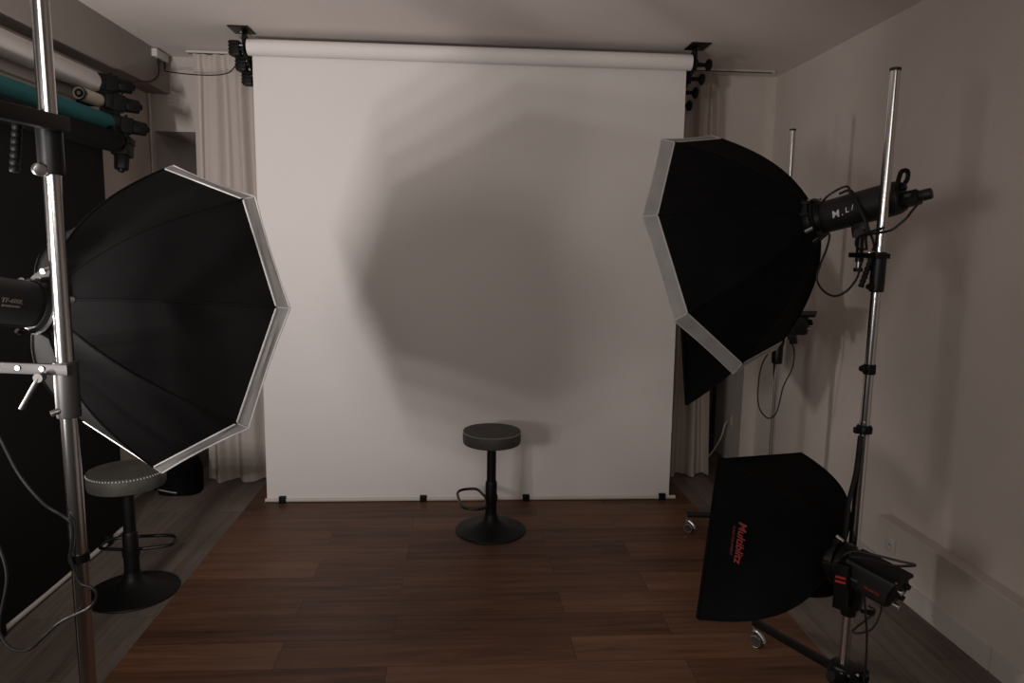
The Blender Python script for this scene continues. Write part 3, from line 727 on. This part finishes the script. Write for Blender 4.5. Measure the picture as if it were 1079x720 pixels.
# cables of the low flash head
W = lambda *a: LM @ L(*a)
tag(MB().tube([W(-.01, .058, .05), W(-.055, .066, .07), W(-.03, .076, .12), W(.0, .078, .18), W(.02, .095, .225), W(.03, .105, .24), W(.02, .098, .20), W(.0, .085, .12), W(-.03, .074, .06), W(-.07, .03, .03)], .0045, 8).build('looped_cable', M['rubber']), 'black cable loop lying on top of the low flash head', 'cable')
u0 = W(-.02, -.058, .13)
tag(MB().tube([u0 + V((0, 0, .01)), u0 + V((.005, -.005, -.05)), u0 + V((.018, -.01, -.16)), u0 + V((.022, -.01, -.30)), u0 + V((.02, .0, -.42)), V((u0.x + .01, u0.y + .05, .02)), V((u0.x + .03, u0.y - .12, .008)), V((u0.x + .10, u0.y - .3, .008))], .004, 8).build('power_cable', M['rubber']), 'black power cable dropping from the low flash head to the floor', 'cable')
u1 = W(-.025, -.052, .19)
tag(MB().tube([u1 + V((0, 0, .012)), u1 + V((.0, 0, -.04)), u1 + V((-.03, 0, -.10)), u1 + V((-.08, .02, -.115)), CP + V((.07, -.05, -.01)), CP + V((.05, -.045, .012))], .0035, 8).build('sync_cable', M['rubber']), 'short black cable loop between the low flash head and its clamp', 'cable')

# rear stand behind the right octagonal softbox
BPX, BPY = 1.80, 3.92
t = thing('wheeled_light_stand', 'chrome light stand behind the right octagonal softbox near the back wall', 'light stand', (BPX, BPY, 0), 'chrome light stands')
MB().cyl((0, 0, .15), (0, 0, 1.12), .0185, seg=28).build('lower_pole', M['chrome'], t)
MB().cyl((0, 0, 1.12), (0, 0, 2.375), .0165, seg=28).build('upper_pole', M['chrome'], t)
MB().lathe([(.012, 2.372), (.018, 2.374), (.018, 2.382), (.012, 2.384)], seg=20).build('end_cap', M['rubber'], t)
MB().lathe([(.020, .115), (.045, .120), (.050, .135), (.050, .175), (.022, .19)], seg=24).build('hub', M['blackmetal'], t)
for (x, y) in ((1.375, 4.085), (2.12, 4.12), (1.84, 3.50)):
    q = V((x - BPX, y - BPY, .108)); d = V((q.x, q.y, 0)).normalized()
    MB().bar(d * .04 + V((0, 0, .15)), q, .030, .026, bev=.003).build('leg', M['blackmetal'], t)
    caster(t, q - V((0, 0, .108)), math.atan2(d.y, d.x) + 1.2)
t = thing('clamp_arm', 'black clamp on the rear chrome stand below the hidden flash head', 'clamp', (BPX, BPY, 1.19))
MB().lathe([(.0188, -.115), (.028, -.112), (.030, -.10), (.030, .0), (.024, .01), (.0188, .012)], seg=28, cap=False).build('sleeve', M['blackmetal'], t)
MB().prism([(-.10, -.02, -.015), (-.03, -.02, .025), (.012, -.02, .09), (.03, -.02, .02), (.02, -.02, -.03), (-.03, -.02, -.02)], (0, .03, 0)).build('tilt_joint', M['blackplastic'], t)
mw = mount_matrix(*RB) @ Matrix.Translation((0, 0, .36))
t = thing('flash_head', 'black flash head on the rear stand, peeking past the right octagonal softbox', 'flash head', mw=mw)
MB().lathe([(.07, .018), (.076, .024), (.076, .044), (.062, .052), (.050, .060)], seg=30).build('mounting_collar', M['blackplastic'], t)
MB().box((0, 0, .14), (.095, .105, .17), bev=.015).build('housing', M['flash'], t)
MB().box((0, .056, .155), (.10, .014, .22), bev=.004).build('top_cover', M['blackplastic'], t)
for a, b in ((.02, .0), (-.02, -.02), (-.02, .02)): MB().cyl((a, b, .22), (a, b, .246), .011, seg=14).build('control_knob', M['lens'] if b < 0 else M['blackplastic'], t)
MB().bar((0, -.045, .14), (0, -.11, .15), .03, .04, bev=.004).build('tilt_bracket', M['blackmetal'], t)
z0 = V((BPX, BPY - .04, 0))
tag(MB().tube([mw @ V((-.02, -.05, .10)), z0 + V((-.105, -.02, 1.10)), z0 + V((-.118, 0, .95)), z0 + V((-.105, 0, .83)), z0 + V((-.05, 0, .765)), z0 + V((.0, .0, .80)), z0 + V((.03, 0, .95)), z0 + V((.075, 0, 1.06)), z0 + V((.075, .0, 1.17)), z0 + V((.02, -.02, 1.25))], .004, 8).build('hanging_cable', M['rubber']), 'thin black cable hanging in a U on the rear stand', 'cable')

# ------------------------------------------------------------------ alcove contents right of the curtain
t = thing('equipment_shelf', 'dark shelf with equipment in the alcove right of the curtain', 'shelf', (1.90, 5.86, 0))
for x in (-.2, .2):
    for y in (-.16, .16): MB().box((x, y, .36), (.025, .025, .72)).build('post', M['blackmetal'], t)
for z in (.16, .68): MB().box((0, 0, z), (.44, .36, .022)).build('shelf_board', M['greybox'], t)
t = thing('equipment_case', 'black equipment case on top of the alcove shelf', 'case', (1.90, 5.84, .691))
MB().box((0, 0, .06), (.36, .28, .12), bev=.012).build('case_body', M['blackplastic'], t)
for x in (-.1, .1): MB().box((x, -.143, .07), (.03, .01, .035), bev=.003).build('latch', M['steel'], t)
MB().tube([(-.05, -.142, .05), (-.05, -.165, .05), (.05, -.165, .05), (.05, -.142, .05)], .006, 8, False, 0).build('handle', M['rubber'], t)
t = thing('equipment_case', 'black equipment case on the lower board of the alcove shelf', 'case', (1.88, 5.84, .171))
MB().box((0, 0, .11), (.34, .26, .22), bev=.012).build('case_body', M['blackplastic'], t)
for x in (-.1, .1): MB().box((x, -.133, .13), (.03, .01, .035), bev=.003).build('latch', M['blackmetal'], t)
tag(MB().tube([(2.155, 5.50, .335), (2.12, 5.48, .31), (2.09, 5.46, .22), (2.03, 5.44, .12), (1.96, 5.42, .05), (1.88, 5.44, .012), (1.80, 5.50, .010)], .006, 8).build('power_cable', M['core']), 'cream cable curving down from the alcove outlet to the floor', 'cable')

# ------------------------------------------------------------------ light
def area(name, loc, target, size, power, col, sy=None, spread=180):
    l = bpy.data.lights.new(name, 'AREA'); l.energy = power; l.color = col; l.size = size; l.spread = math.radians(spread)
    if sy: l.shape = 'RECTANGLE'; l.size_y = sy
    o = bpy.data.objects.new(name, l); C.objects.link(o); o.location = loc
    o.rotation_euler = (V(target) - V(loc)).to_track_quat('-Z', 'Y').to_euler(); return o
def spot(name, loc, target, power, col, ang, blend, rad):
    l = bpy.data.lights.new(name, 'SPOT'); l.energy = power; l.color = col; l.spot_size = math.radians(ang); l.spot_blend = blend; l.shadow_soft_size = rad
    o = bpy.data.objects.new(name, l); C.objects.link(o); o.location = loc
    o.rotation_euler = (V(target) - V(loc)).to_track_quat('-Z', 'Y').to_euler(); return o
WARM = (1., .93, .875)
KEYC = (1., .95, .93)
for lx, lz in ((-1.53, 1.255), (-1.55, 1.365), (-1.575, 1.475), (-1.60, 1.585)):
    spot('key_lamp', (lx, .79, lz), (-1.70, 4.6, 2.55), 57, KEYC, 106, 1., .03)
area('fill_light', (-.1, -1.3, 2.45), (-.95, 4.6, 1.5), 1.6, 7.5, WARM, 1.0, 92)
area('side_fill', (-1.75, -.5, 1.75), (1.2, 4.6, 1.4), .45, 13, WARM, .45, 120)
area('left_lamp', (-1.93, 1.93, 1.42), (-.9, 2.02, 1.50), .16, 11, WARM, .3, 85)
w = bpy.data.worlds.new('World'); S.world = w; w.use_nodes = True
w.node_tree.nodes['Background'].inputs[0].default_value = (.9, .8, .75, 1)
w.node_tree.nodes['Background'].inputs[1].default_value = .04

# ------------------------------------------------------------------ camera
cam = bpy.data.cameras.new('camera'); co = bpy.data.objects.new('camera', cam); C.objects.link(co); S.camera = co
cam.sensor_width = 36; cam.lens = 750 / 1079 * 36
yaw, pitch, roll_ = .0696694755, .138236859, .0167112167
fw = V((math.sin(yaw) * math.cos(pitch), math.cos(yaw) * math.cos(pitch), -math.sin(pitch)))
r0 = V((math.cos(yaw), -math.sin(yaw), 0)); u0 = r0.cross(fw)
r2 = math.cos(roll_) * r0 + math.sin(roll_) * u0; u2 = -math.sin(roll_) * r0 + math.cos(roll_) * u0
m = Matrix((r2, u2, -fw)).transposed().to_4x4(); m.translation = (0, 0, 1.74); co.matrix_world = m
cam.clip_start = .05

S.view_settings.view_transform = 'Standard'; S.view_settings.look = 'None'; S.view_settings.exposure = 0; S.view_settings.gamma = 1
